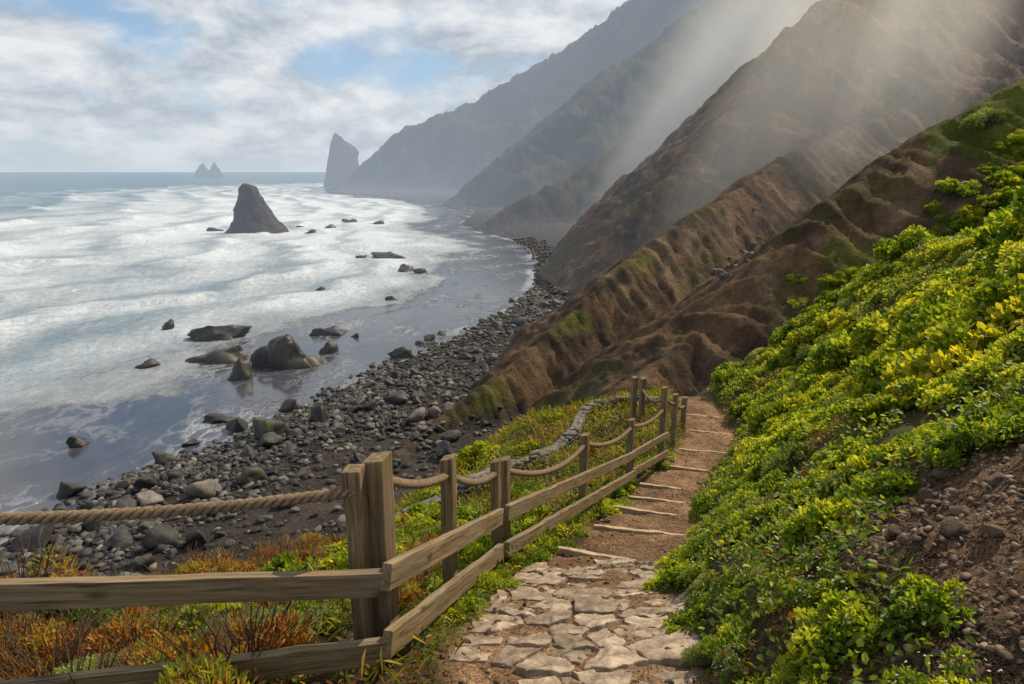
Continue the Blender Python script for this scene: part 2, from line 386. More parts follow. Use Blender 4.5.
dirt = cmix(C3(.36, .215, .118), C3(.24, .138, .076), sstep(-.3, .4, fbm(X*2.2, Y*2.2, 4, 291)))
col = cmix(col, dirt, pw*wn)
mist = 1-np.exp(-np.maximum(0, dist-60)/HAZE_L)  # distance haze baked per vertex, shown as surface glow
mist = 1-(1-mist)*(1-.35*np.exp(-np.maximum(Z, 0)/20)*sstep(260, 700, dist))  # extra painted haze on far land near sea level
c4 = np.concatenate([np.clip(col, .005, 1), np.ones((len(X), 1))], 1)
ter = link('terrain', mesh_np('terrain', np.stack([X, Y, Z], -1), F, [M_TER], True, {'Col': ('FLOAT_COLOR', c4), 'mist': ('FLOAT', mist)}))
tag(ter, 'steep brown and green coastal hillside falling to a stony beach', 'hillside', kind='structure')

# ------------------------------------------------------------------ sunlit mist between the ridges, sunbeams shaped as sun-aligned ellipsoids
bm = bmesh.new(); bmesh.ops.create_icosphere(bm, subdivisions=3, radius=1); MS = bpy.data.meshes.new('mist'); bm.to_mesh(MS); bm.free()
for i, (px, py, yy, ln, rad, dn, lab) in enumerate([
        (722, 78, 205, 165, 24, .032, 'broad sunlit shaft of mist hanging behind the brown spur'),
        (650, 150, 225, 150, 11, .040, 'narrow sunlit shaft of mist low in front of far slopes'),
        (765, 110, 106, 100, 9, .042, 'sunlit shaft of mist in front of the brown spur'),
        (845, 85, 100, 95, 7.5, .042, 'second sunlit shaft of mist in front of the brown spur'),
        (930, 40, 88, 66, 10, .036, 'third sunlit shaft of mist in front of the brown spur')]):
    me = MS.copy(); me.materials.append(mat_mist('mist_%d' % i, dn)); o = link('mist', me)
    o.location = at(px, py, Y=yy); o.scale = (rad, rad, ln/2); o.rotation_euler = SUNV.to_track_quat('Z', 'Y').to_euler()
    tag(o, lab, 'mist', kind='structure')

# ------------------------------------------------------------------ sea sheet
r = np.concatenate([np.geomspace(18, 420, 520, endpoint=False), np.geomspace(420, 40000, 170)])
X, Y, F = grid(0, 0, r, np.radians(np.linspace(-84, 40, 620)))
S = -shore(X, Y); dist = np.hypot(X, Y)
wob = 11*fbm(X/60, Y/60, 3, 301)+2.6*fbm(X/12, Y/12, 3, 305)
sw = S+wob
hgt = np.zeros(len(X)); foam = np.zeros(len(X))
for c, w, a, sd in [(42, 5, .4, 1), (62, 5, .8, 12), (86, 6, 1.2, 2), (116, 7, 1.6, 3), (152, 8, 1.7, 4), (198, 9, 1.9, 5), (250, 10, 1.6, 6), (310, 12, 1.3, 7)]:
    brk = sstep(-.25, .4, fbm(X/45+sd*9, Y/45, 3, 310+sd)+(.12 if c < 150 else -.1))
    q = sw-c+3*fbm(X/18+sd*3, Y/18, 2, 360+sd)
    prof = np.where(q < 0, np.exp(-(q/(w*.35))**2), np.exp(-(q/(w*1.2))**2))
    hgt += a*prof*(.25+.75*brk)
    foam += .38*brk*np.where(q < 0, np.exp(-(q/(w*1.8))**2), np.exp(-(q/(w*.5))**2))-.32*np.exp(-((q-w*1.2)/(w*.75))**2)
base = sstep(22, 40, sw)*(1-sstep(150, 400, sw))*.66
bay = sstep(140, 200, Y)*(1-sstep(500, 900, dist))*sstep(5, 25, S)*.25*(1-sstep(150, 300, sw))
foam += base+bay+.2*fbm(X/28, Y/50, 4, 330)*sstep(18, 60, S)
foam += .35*np.exp(-((sw-27)/3.0)**2)+.5*np.exp(-((S+.25*wob-1.5)/1.6)**2)*sstep(-.3, .3, fbm(X/7, Y/7, 2, 333))
foam += .3*np.exp(-((S+.4*wob-11)/1.0)**2)*sstep(-.1, .4, fbm(X/15, Y/15, 2, 336))+.25*np.exp(-((S+.5*wob-19)/1.2)**2)*sstep(-.1, .4, fbm(X/15, Y/15, 2, 338))
thin = 1-sstep(24, 44, sw)
foam -= .06*thin
foam -= .34*sstep(320, 560, sw)
whitecaps = sstep(.5, .85, fbm(X/60, Y/140, 3, 340))*sstep(300, 420, sw)*(1-sstep(1500, 2500, dist))
foam += .55*whitecaps
hgt += sstep(20, 60, S)*(1-sstep(700, 1200, dist))*(.35*fbm(X/14, Y/30, 3, 350))
mist = (1-np.exp(-np.maximum(0, dist-80)/2400))*.5  # painted sea haze, a surface glow rising with distance
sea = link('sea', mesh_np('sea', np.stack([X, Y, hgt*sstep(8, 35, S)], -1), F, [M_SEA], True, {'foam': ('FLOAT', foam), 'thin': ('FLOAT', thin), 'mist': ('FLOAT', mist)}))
tag(sea, 'grey blue sea with white surf rolling onto the shore', 'sea', kind='structure')

# ------------------------------------------------------------------ rocks
def ico(sub):
    bm = bmesh.new(); bmesh.ops.create_icosphere(bm, subdivisions=sub, radius=1)
    V = np.array([v.co[:] for v in bm.verts]); F = np.array([[v.index for v in f.verts] for f in bm.faces]); bm.free(); return V, F
ICO = {s: ico(s) for s in (1, 2, 3, 4)}
def rock_shape(seed, sub=3, cuts=9, rough=.12, dims=(1, .85, .65), lo=.55, hi=.9):
    g = np.random.default_rng(seed); V, F = ICO[sub]; V = V.copy()
    for i in range(cuts):
        n = g.normal(size=3); n /= np.linalg.norm(n); h = g.uniform(lo, hi)
        d = V@n; V -= np.outer(np.maximum(0, d-h)*.92, n)
    off = Vector(g.uniform(-50, 50, 3))
    if rough:
        for i in range(len(V)):
            v = Vector(V[i]); V[i] *= 1+rough*mn.fractal(v*1.6+off, 1.0, 2.0, 4)
    return V*np.array(dims), F
def rock_mesh(name, seed, mat, **kw):
    V, F = rock_shape(seed, **kw); return mesh_np(name, V, F, [mat], True)
RV = [rock_mesh('boulder', 500+i, [M_ROCKD, M_ROCKG, M_ROCKG][i % 3], sub=3, cuts=13+i % 4, rough=.18,
                dims=(1, rnd.uniform(.65, .95), rnd.uniform(.5, .85)), lo=.38, hi=.85) for i in range(9)]
RP = [rock_mesh('boulder', 540+i, M_ROCKP, sub=3, cuts=12, rough=.12, dims=(1, .85, .65), lo=.45, hi=.85) for i in range(3)]
RS = [rock_mesh('scree_rock', 560+i, M_SCREE, sub=3, cuts=14, rough=.16, dims=(1, .8, .7), lo=.4, hi=.8) for i in range(4)]
def put_rock(name, me, loc, sc, rz=None, tilt=.25):
    o = link(name, me); o.location = loc; o.scale = (sc, sc, sc) if not isinstance(sc, tuple) else sc
    o.rotation_euler = (rnd.uniform(-tilt, tilt), rnd.uniform(-tilt, tilt), rnd.uniform(0, 6.28) if rz is None else rz); return o
SURF = [(286, 364, 64, 32, 'large black rock rising from the shallows, biggest of the surf rocks'),
        (222, 360, 58, 20, 'black rock just left of the biggest surf rock'),
        (243, 378, 28, 20, 'squat black rock in front of the biggest surf rock'),
        (212, 338, 60, 13, 'long low black reef behind the surf rocks at left'),
        (325, 334, 34, 10, 'flat black rock right behind the biggest surf rock'),
        (328, 352, 22, 8, 'small dark rock right of the biggest surf rock'),
        (150, 366, 20, 6, 'small dark rock alone left of the surf rocks'),
        (168, 330, 18, 6, 'small rock showing in foam left of the long reef'),
        (222, 420, 26, 7, 'mossy flat rock on the wet sand'),
        (77, 446, 20, 8, 'lone dark rock on wet sand at far left'),
        (190, 444, 18, 4, 'low rock in the wash near the boulder beach'),
        (393, 258, 34, 6, 'upper flat green topped skerry in the bay'),
        (405, 271, 28, 8, 'lower green topped skerry in the bay'),
        (420, 273, 14, 4, 'small skerry touching the lower green topped one'),
        (321, 290, 10, 4, 'tiny dark rock in foam in mid bay'),
        (391, 300, 12, 4, 'small rock in shallow foam below the skerries'),
        (355, 337, 12, 5, 'small dark rock on wet sand right of flat rock'),
        (402, 357, 24, 9, 'greenish rock at the edge of the shingle'),
        (420, 344, 12, 4, 'small rock on the wet sand beside the shingle'),
        (360, 258, 12, 4, 'small rock left of the upper skerry'),
        (312, 233, 12, 4, 'small rock right of the tall sea stack'),
        (212, 231, 14, 5, 'small rock left of the tall sea stack'),
        (330, 228, 14, 4, 'low rock between sea stack and headland'),
        (352, 222, 18, 4, 'low dark reef beneath the headland'),
        (378, 224, 16, 4, 'dark rock in surf at the foot of headland'),
        (300, 228, 10, 3, 'tiny rock close right of the sea stack')]
for i, (px, py, w, h, lab) in enumerate(SURF):
    p = at(px, py, z=0); t = (p-Vector((0, 0, CAM))).length
    W = w*t/FP; Hh = max(h*t/FP, .3)
    me = rock_mesh('surf_rock', 600+i, M_ROCKD, sub=4 if w > 30 else 3, cuts=18, rough=.45, dims=(1, 1, 1), lo=.35, hi=.9)
    o = put_rock('surf_rock', me, (p.x, p.y, -.1*Hh), (W*.62, W*.42, Hh*1.35), rz=math.atan2(-p.x, p.y)+rnd.uniform(-.2, .2), tilt=.05)
    tag(o, lab, 'rock', 'rocks standing in the surf')

def stack(name, prof, base_px, base_py, mat, label, seed, amp, depthk=.7):
    p = at(base_px, base_py, z=0); k = (p-Vector((0, 0, CAM))).length/FP
    ys = np.array([q[0] for q in prof], float); ls = np.array([q[1] for q in prof], float); rs = np.array([q[2] for q in prof], float)
    nh, na = 50, 60; V = []; Fq = []
    for i in range(nh+1):
        y = ys[0]+(ys[-1]-ys[0])*(i/nh); l = np.interp(y, ys, ls); rr = np.interp(y, ys, rs)
        cx = ((l+rr)/2-base_px)*k; hw = (rr-l)/2*k; z = (base_py-y)*k
        for j in range(na):
            a = 2*math.pi*j/na; ca, sa = math.cos(a), math.sin(a); x = hw*ca; yv = depthk*hw*sa
            nn = mn.fractal(Vector((x, yv, z*.5))/(amp*4)+Vector((seed, 0, 0)), 1, 2, 5)
            nn2 = mn.fractal(Vector((x, yv, z*.35))/(amp*1.1)+Vector((seed, 9, 0)), 1, 2, 4)
            f = 1+(nn*amp*.45+nn2*amp*.32)/max(hw, amp*1.8)
            V.append((cx+x*f, yv*f, z+amp*.15*nn2))
    for i in range(nh):
        for j in range(na):
            Fq.append((i*na+j, (i+1)*na+j, (i+1)*na+(j+1) % na, i*na+(j+1) % na))
    me = mesh_np(name, V, Fq, [mat], True)
    bm = bmesh.new(); bm.from_mesh(me); bm.verts.ensure_lookup_table()
    bm.faces.new([bm.verts[j] for j in range(na)]); bmesh.ops.recalc_face_normals(bm, faces=bm.faces[:]); bm.to_mesh(me); bm.free()
    o = link(name, me); o.location = (p.x, p.y, 0); o.rotation_euler = (0, 0, math.atan2(-p.x, p.y))
    return tag(o, label, 'sea stack')
stack('sea_stack', [(188, 249, 252), (190, 247, 257), (193, 244.5, 261), (198, 243.5, 263), (205, 242, 267), (214, 240, 272), (221, 237.5, 277), (227, 233, 282), (232, 229, 286), (240, 225, 290)],
      258, 232, M_STACK, 'tall dark pointed sea stack standing in the surf', 3, 1.6)
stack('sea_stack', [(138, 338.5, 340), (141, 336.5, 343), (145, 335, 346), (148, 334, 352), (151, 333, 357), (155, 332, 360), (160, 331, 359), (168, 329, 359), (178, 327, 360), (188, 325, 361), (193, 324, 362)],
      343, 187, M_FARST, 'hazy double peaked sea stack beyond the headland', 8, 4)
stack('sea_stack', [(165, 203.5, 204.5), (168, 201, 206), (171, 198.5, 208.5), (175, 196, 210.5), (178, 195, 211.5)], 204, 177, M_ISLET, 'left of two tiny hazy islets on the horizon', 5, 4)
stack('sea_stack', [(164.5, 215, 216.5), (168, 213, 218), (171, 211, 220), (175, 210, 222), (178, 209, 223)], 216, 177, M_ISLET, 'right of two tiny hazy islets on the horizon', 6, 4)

# boulders of the beach
N = 80000
yy = rng.uniform(24, 150, N); xx = rng.uniform(-44, 22, N)
zz, ss, dd, nbn, mmn, bbn, wh = land(xx, yy, True)
ok = (ss > -3.0) & (ss < 34) & (zz-bbn < 1.3)
xx, yy, zz, ss = xx[ok], yy[ok], zz[ok], ss[ok]
wt = (np.exp(-((ss-4.0)/(5.5+4*fbm(xx/9, yy/9, 2, 88)))**2)+.22*np.exp(-((ss-10)/15)**2))*np.where(yy < 75, 1, .4)*sstep(-.45, .1, fbm(xx/4, yy/4, 3, 89)+.1)
keep = rng.random(len(xx)) < wt; xx, yy, zz, ss = xx[keep], yy[keep], zz[keep], ss[keep]
placed = []; nB = 0
for x, y, z, s in zip(xx, yy, zz, ss):
    if nB >= 298: break
    sc = rnd.choice([.3, .4, .5, .65, .85, 1.1, 1.4])*(1.0 if y < 62 else .75)
    if rnd.random() < .12: sc *= 1.5
    if any((x-a)**2+(y-b)**2 < (.58*(sc+q))**2 for a, b, q in placed): continue
    placed.append((x, y, sc)); nB += 1
    pale = rnd.random() < .12 and s > 3
    o = put_rock('boulder', rnd.choice(RP) if pale else rnd.choice(RV), (x, y, max(z, -.1)+sc*.25), sc, tilt=.7)
    tone = 'pale grey' if pale else 'dark grey'
    if y < 46: tag(o, tone+' boulder in the nearest heap on the beach below the fence', 'boulder', 'nearest beach boulders, '+tone)
    elif y < 66: tag(o, tone+' boulder on the middle of the stony beach', 'boulder', 'middle beach boulders, '+tone)
    else: tag(o, tone+' boulder on the far shingle under the brown cliff', 'boulder', 'far beach boulders, '+tone)
n = 15000
idx = rng.integers(0, len(xx), n)
qx = xx[idx]+rng.normal(0, .6, n); qy = yy[idx]+rng.normal(0, .6, n)
far_y = rng.uniform(110, 230, 2600)
fx = np.interp(far_y, [110, 135, 159, 175, 207, 240], [3, 8, 9.5, 10, 8, 1])+rng.normal(0, 2.0, 2600)
qx = np.concatenate([qx, fx]); qy = np.concatenate([qy, far_y])
qz, qs, _d, _n, _m, qb, _w = land(qx, qy, True)
ok = (qs > -2) & (qz-qb < 1.0); qx, qy, qz = qx[ok], qy[ok], qz[ok]
V0, F0 = ICO[2]; V0b = [rock_shape(700+i, 2, 9, .12, lo=.45, hi=.85)[0] for i in range(6)]
def scatter(qx, qy, qz, sizes, lift=.2):
    VV = []; FF = []; TT = []
    for i, (x, y, z, sc) in enumerate(zip(qx, qy, qz, sizes)):
        a = rng.uniform(0, 6.28); c, s_ = math.cos(a), math.sin(a)
        v = V0b[i % 6]*sc; VV.append(np.stack([v[:, 0]*c-v[:, 1]*s_+x, v[:, 0]*s_+v[:, 1]*c+y, v[:, 2]+z+sc*lift], -1)); FF.append(F0+i*len(V0)); TT.append(np.full(len(V0), rng.random()))
    return np.concatenate(VV), np.concatenate(FF), np.concatenate(TT)
def mat_shingle(name, stops):
    k = NT(name); t = k.attr('tint').outputs['Fac']; n1 = k.noise(k.obj(), 6, 4)
    c = k.ramp(t, stops)
    return k.finish(k.bsdf(c, .75, k.bump(n1, .4, .05), .3).outputs[0])
V_, F_, T_ = scatter(qx, qy, qz, (.06+.38*rng.random(len(qx))**2.4)*np.where(qy < 90, 1, 1.4))
o = link('shingle', mesh_np('shingle', V_, F_, [mat_shingle('shingle_stone', [(0, (.020, .018, .018)), (.6, (.055, .05, .046)), (.88, (.12, .105, .09)), (1, (.21, .18, .15))])], True, {'tint': ('FLOAT', T_)}))
tag(o, 'grey shingle and cobbles covering the beach along the cliff foot', 'shingle', kind='stuff')

def hit(px, py, y0, y1, st=.25):
    yq = np.arange(y0, y1, st); P = [at(px, py, Y=float(q)) for q in yq]
    xa = np.array([p.x for p in P]); za = np.array([p.z for p in P]); g = land(xa, yq)
    w = np.nonzero(g > za)[0]
    return (float(xa[w[0]]), float(yq[w[0]]), float(g[w[0]])) if len(w) else None
for i in range(30):
    px = 735+rnd.gauss(0, 9)+rnd.uniform(-20, 22); py = 262+(735-px)*.9+rnd.gauss(0, 9)
    h_ = hit(px, py, 30, 110, .5)
    if h_:
        o = put_rock('scree_rock', rnd.choice(RS), h_, rnd.choice([.2, .25, .3, .4, .6]), tilt=.6)
        tag(o, 'pale grey rock lying in the gully of the brown slope', 'rock', 'pale rocks in the gully')

# ------------------------------------------------------------------ path : paving and steps
def clip_poly(P, nx, ny, c):
    out = []
    for i in range(len(P)):
        a, b = P[i], P[(i+1) % len(P)]; da = a[0]*nx+a[1]*ny-c; db = b[0]*nx+b[1]*ny-c
        if da <= 0: out.append(a)
        if da*db < 0: t = da/(da-db); out.append((a[0]+t*(b[0]-a[0]), a[1]+t*(b[1]-a[1])))
    return out
def slab_mesh(P, seed):
    """rough flat stone from a polygon, local coordinates"""
    g = random.Random(seed); off = Vector((seed*1.7, 0, 0)); pts = []
    for i in range(len(P)):
        a, b = Vector((*P[i], 0)), Vector((*P[(i+1) % len(P)], 0)); n = max(1, int((b-a).length/.025))
        for j in range(n): pts.append(a.lerp(b, j/n))
    pts = [p+mn.noise_vector(p*11+off)*.026+mn.noise_vector(p*38+off)*.011 for p in pts]; n = len(pts)
    bm = bmesh.new(); R = []
    tilt = Vector((g.uniform(-.05, .05), g.uniform(-.05, .05), 0)); h0 = g.uniform(.0, .016)
    for s, h in ((1.0, -.06), (1.0, .7), (.985, 1.0), (.85, 1.0), (.65, 1.0), (.42, 1.0), (.2, 1.0)):
        ring = []
        for p in pts:
            q = p*s; z = h if h < 0 else h*h0+q.dot(tilt)
            if h > .5: z += .017*mn.fractal(q*9+off, .6, 2, 5)
            q = q+(mn.noise_vector(q*16+off)*.008 if 0 < s < .95 else Vector())
            ring.append(bm.verts.new((q.x, q.y, z)))
        R.append(ring)
    for a, b in zip(R, R[1:]):
        for i in range(n): bm.faces.new((a[i], a[(i+1) % n], b[(i+1) % n], b[i]))
    c = bm.verts.new((0, 0, h0+.017*mn.fractal(off, .6, 2, 5)))
    for i in range(n): bm.faces.new((R[-1][i], R[-1][(i+1) % n], c))
    bmesh.ops.recalc_face_normals(bm, faces=bm.faces[:])
    for f in bm.faces: f.smooth = f.normal.z > .6
    me = bpy.data.meshes.new('paving_stone'); bm.to_mesh(me); bm.free(); me.materials.append(M_SLAB); return me
sites = []; tries = 0
while len(sites) < 100 and tries < 9000:
    tries += 1
    q = (rnd.uniform(-.56, .56), rnd.uniform(.8, 4.9)); md = rnd.choice([.08, .12, .18, .25]) if tries > 120 else .28
    if all(math.hypot(q[0]-a, (q[1]-b)*1.35) > md for a, b in sites): sites.append(q)
for i, (sx, sy) in enumerate(sites):
    P = [(-.58, sy-.6), (.58, sy-.6), (.58, sy+.6), (-.58, sy+.6)]
    P = clip_poly(P, 0, 1, 4.95+.05*math.sin(i))
    for j, (ax, ay) in enumerate(sites):
        if j == i or math.hypot(ax-sx, ay-sy) > 1.2: continue
        nx, ny = ax-sx, ay-sy; L = math.hypot(nx, ny); nx /= L; ny /= L
        P = clip_poly(P, nx, ny, (sx+ax)/2*nx+(sy+ay)/2*ny-.011)
        if len(P) < 3: break
    if len(P) < 3: continue
    cx = sum(p[0] for p in P)/len(P); cy = sum(p[1] for p in P)/len(P)
    if rnd.random() < .1: continue
    x0 = float(pathx(cy))+cx/.95; sh = (float(pathx(cy+.1))-float(pathx(cy-.1)))/.2
    PL = [((p[0]-cx)/.95+sh*(p[1]-cy), p[1]-cy) for p in P]
    o = link('paving_stone', slab_mesh(PL, 900+i)); e = .12
    nx = -(gz(x0+e, cy)-gz(x0-e, cy))/(2*e); ny = -(gz(x0, cy+e)-gz(x0, cy-e))/(2*e)
    o.rotation_mode = 'QUATERNION'; o.rotation_quaternion = Vector((0, 0, 1)).rotation_difference(Vector((nx*.9, ny*.97, 1)).normalized())
    o.location = (x0, cy, gz(x0, cy)+.002)
    tag(o, 'flat weathered paving stone set in the near end of the path', 'paving stone', 'paving stones of the path')
ORD = ['first', 'second', 'third', 'fourth', 'fifth', 'sixth', 'seventh', 'eighth', 'ninth', 'tenth', 'eleventh', 'twelfth', 'thirteenth', 'fourteenth']
for i, ye in enumerate(STEPS):
    bm = bmesh.new(); L = .96; nseg = 26; rings = []
    for j in range(nseg+1):
        x = -L/2+L*j/nseg
        a = mn.noise(Vector((x*6, i*3.1, 0))); b = mn.noise(Vector((x*9, i*3.1, 8))); cc_ = .022*mn.noise(Vector((x*3, i*5.1, 4)))
        w_, h_ = .022+.010*a, .012+.010*b
        rings.append([bm.verts.new((x, y_+cc_, z_)) for y_, z_ in ((-w_, -.16), (w_, -.16), (w_, h_*.8), (w_*.7, h_), (-w_*.7, h_), (-w_, h_*.8))])
    for a, b in zip(rings, rings[1:]):
        for k in range(6): bm.faces.new((a[k], a[(k+1) % 6], b[(k+1) % 6], b[k]))
    bm.faces.new(rings[0][::-1]); bm.faces.new(rings[-1]); bmesh.ops.recalc_face_normals(bm, faces=bm.faces[:])
    me = bpy.data.meshes.new('step_edge'); bm.to_mesh(me); bm.free(); me.materials.append(M_EDGE)
    o = link('step_edge', me); x = float(pathx(ye))
    o.location = (x, ye, gz(x, ye-.05)-.002); o.rotation_euler = (0, rnd.uniform(-.02, .02), -.30+rnd.uniform(-.08, .08))
    tag(o, ORD[i]+' pale step edge down the path, counted from the paving', 'step', 'step edges of the path')

# ------------------------------------------------------------------ fence
def beam_mesh(name, L, w, h, seed, slant=0.0):
    bm = bmesh.new(); n = max(3, int(L/.12)); g = random.Random(seed); R = []
    for i in range(n+1):
        z = L*i/n; jx, jy = g.uniform(-.003, .003), g.uniform(-.003, .003)
        ring = []
        for sx, sy in ((-1, -1), (1, -1), (1, 1), (-1, 1)):
            zz_ = z+(slant*(sx+.4*sy) if i == n else 0)
            ring.append(bm.verts.new((sx*w/2+jx, sy*h/2+jy, zz_)))
        R.append(ring)
    for a, b in zip(R, R[1:]):
        for k in range(4): bm.faces.new((a[k], a[(k+1) % 4], b[(k+1) % 4], b[k]))
    bm.faces.new(R[0][::-1]); bm.faces.new(R[-1])
    bm.normal_update()
    ed = [e for e in bm.edges if len(e.link_faces) == 2 and e.calc_face_angle(0) > .6]
    bmesh.ops.bevel(bm, geom=ed, offset=min(w, h)*.08, segments=2, affect='EDGES', profile=.6)
    me = bpy.data.meshes.new(name); bm.to_mesh(me); bm.free(); me.materials.append(M_WOOD)
    return me
def rope_mesh(name, P, rad, pitch, nper):
    P = [Vector(p) for p in P]; acc = [0]
    for a, b in zip(P, P[1:]): acc.append(acc[-1]+(b-a).length)
    tot = acc[-1]; n = int(tot/pitch*nper)
    A = np.array(acc); PP = np.array([p[:] for p in P])
    V = []; F = []; ns = 8
    cen = [Vector([np.interp(tot*i/n, A, PP[:, k]) for k in range(3)]) for i in range(n+1)]
    for s in range(3):
        base = len(V); ctr = []
        for i in range(n+1):
            tg = (cen[min(i+1, n)]-cen[max(i-1, 0)]).normalized(); sx = tg.cross(Vector((0, 0, 1))).normalized(); sy = sx.cross(tg)
            ph = 2*math.pi*(tot*i/n/pitch+s/3); ctr.append(cen[i]+(sx*math.cos(ph)+sy*math.sin(ph))*rad*.56)
        for i in range(n+1):
            tg = (ctr[min(i+1, n)]-ctr[max(i-1, 0)]).normalized(); sx = tg.cross(Vector((0, 0, 1))).normalized(); sy = sx.cross(tg)
            for k in range(ns):
                a = 2*math.pi*k/ns; V.append(ctr[i]+(sx*math.cos(a)+sy*math.sin(a))*rad*.5)
        for i in range(n):
            for k in range(ns):
                F.append((base+i*ns+k, base+i*ns+(k+1) % ns, base+(i+1)*ns+(k+1) % ns, base+(i+1)*ns+k))
    return mesh_np(name, [v[:] for v in V], F, [M_ROPE], True)
FENCE = bpy.data.objects.new('rope_fence', None); COL.objects.link(FENCE)
p0 = at(370, 455, t=3.1); FENCE.location = (p0.x, p0.y, gz(p0.x, p0.y))
tag(FENCE, 'wooden post and rail fence with sagging rope along the path', 'fence')
bpy.context.view_layer.update()
FINV = Matrix.Translation(-FENCE.location)
def post(px, py, t, w, yaw, seed, slant=.012):
    top = at(px, py, t=t); b = gz(top.x, top.y)-.25
    o = link('post', beam_mesh('post', top.z-b, w, w, seed, slant), FENCE)
    o.matrix_local = FINV@Matrix.Translation((top.x, top.y, b))@Matrix.Rotation(yaw, 4, 'Z')@Matrix.Rotation(rnd.uniform(-.015, .015), 4, 'X')
    return top
T = {}
T['L'] = post(-330, 430, 2.45, .11, .5, 1)
T['0a'] = post(355, 466, 3.05, .085, -.1, 2, slant=.004)
T['0'] = post(377, 456, 3.12, .105, -.3, 3)
T['1'] = post(447, 458, 4.1, .078, -.3, 4)
T['2a'] = post(496, 460, 5.1, .065, -.35, 5)
T['2'] = post(505, 458, 5.3, .07, -.35, 6)
T['3'] = post(585, 434, 8.4, .095, -.45, 7)
T['4'] = post(632, 419, 10.9, .095, -.45, 8)
T['5'] = post(665, 387, 13.2, .11, -.5, 9)
T['6'] = post(676, 394, 14.0, .10, -.5, 10)
T['7'] = post(685, 397, 15.4, .11, -.5, 11)
T['8'] = post(635, 377, 16.5, .12, .3, 12)
T['9'] = post(643, 378, 16.9, .12, .3, 13)
def rail(a, b, w, h, seed, over=.06):
    a = Vector(a); b = Vector(b); d = (b-a); L = d.length+2*over; d.normalize(); a = a-d*over
    sx = Vector((0, 0, 1)).cross(d).normalized(); sy = d.cross(sx)
    M = Matrix((sx, sy, d)).transposed().to_4x4(); M.translation = a
    o = link('rail', beam_mesh('rail', L, w, h, seed), FENCE); o.matrix_local = FINV@M
RA = [[(-330, 606, 2.38), (372, 583, 2.98)], [(-330, 738, 2.38), (372, 652, 2.98)],
      [(392, 574, 3.02), (499, 517, 5.08)], [(392, 640, 3.02), (499, 553, 5.08)],
      [(509, 512, 5.2), (634, 455, 10.7)], [(509, 548, 5.2), (634, 474, 10.7)],
      [(634, 454, 10.75), (667, 435, 13.0)], [(634, 472, 10.75), (667, 453, 13.0)]]
for i, ((ax, ay, at_), (bx, by, bt)) in enumerate(RA):
    rail(at(ax, ay, t=at_), at(bx, by, t=bt), .045, .115 if i < 4 else .115, 60+i)
def rope(a, b, sag, rad=.022, pitch=.1, nper=14):
    P = []
    for i in range(25):
        f = i/24; p = Vector(a).lerp(Vector(b), f); p.z -= sag*4*f*(1-f); P.append(p-FENCE.location)
    link('rope', rope_mesh('rope', P, rad, pitch, nper), FENCE)
def hole(k, dz): return T[k]-Vector((0, 0, dz))
rope(at(-330, 512, t=2.45), at(356, 491, t=3.04), .075, .026, .12)
rope(hole('0', .1), hole('1', .11), .05, .024)
rope(hole('1', .1), hole('2a', .1), .07, .024)
rope(hole('2', .1), hole('3', .14), .16, .026)
rope(hole('3', .12), hole('4', .14), .13, .03)
rope(hole('4', .12), hole('5', .45), .10, .03)
rope(hole('5', .2), hole('6', .2), .06, .03)
rope(hole('6', .2), hole('7', .2), .08, .03)
rope(hole('9', .3), hole('5', .25), .15, .03)

# ------------------------------------------------------------------ low stone wall of the lower path
WPIX = [(655, 404), (640, 403), (620, 403), (600, 406), (588, 412), (580, 422), (575, 434), (570, 444), (558, 453), (540, 462), (510, 474), (480, 488), (450, 506), (420, 524), (385, 540), (350, 552)]
WP = []
for a, b in WPIX:
    h_ = hit(a, b+4, 11, 40)
    if h_ and (not WP or math.hypot(h_[0]-WP[-1][0], h_[1]-WP[-1][1]) < 6): WP.append(h_[:2])
WA = np.array(WP); acc = np.concatenate([[0], np.cumsum(np.hypot(*np.diff(WA, axis=0).T))])
def wpos(s):
    x = np.interp(s, acc, WA[:, 0]); y = np.interp(s, acc, WA[:, 1]); x2 = np.interp(s+.3, acc, WA[:, 0]); y2 = np.interp(s+.3, acc, WA[:, 1]); x1 = np.interp(s-.3, acc, WA[:, 0]); y1 = np.interp(s-.3, acc, WA[:, 1])
    return x, y, math.atan2(y2-y1, x2-x1)
VV = []; FF = []; c = 0
for row in range(4):
    for side in (-1, 1):
        s = rnd.uniform(0, .1)
        while s < acc[-1]:
            L = rnd.uniform(.10, .24); x, y, a = wpos(s)
            v0_ = V0b[(row+int(s*9)) % 6]
            v = np.sign(v0_)*np.abs(v0_)**.6*np.array([L*.62, .085, .065])
            ca, sa = math.cos(a), math.sin(a); ox, oy = -sa*side*.055, ca*side*.055
            z = gz(x, y)+.0+row*.08+rnd.uniform(-.02, .02)
            VV.append(np.stack([v[:, 0]*ca-v[:, 1]*sa+x+ox, v[:, 0]*sa+v[:, 1]*ca+y+oy, v[:, 2]+z], -1)); FF.append(F0+c); c += len(V0); s += L*.9
o = link('stone_wall', mesh_np('stone_wall', np.concatenate(VV), np.concatenate(FF), [M_WALL], True))
tag(o, 'low winding rubble stone wall edging the lower path to the beach', 'wall')

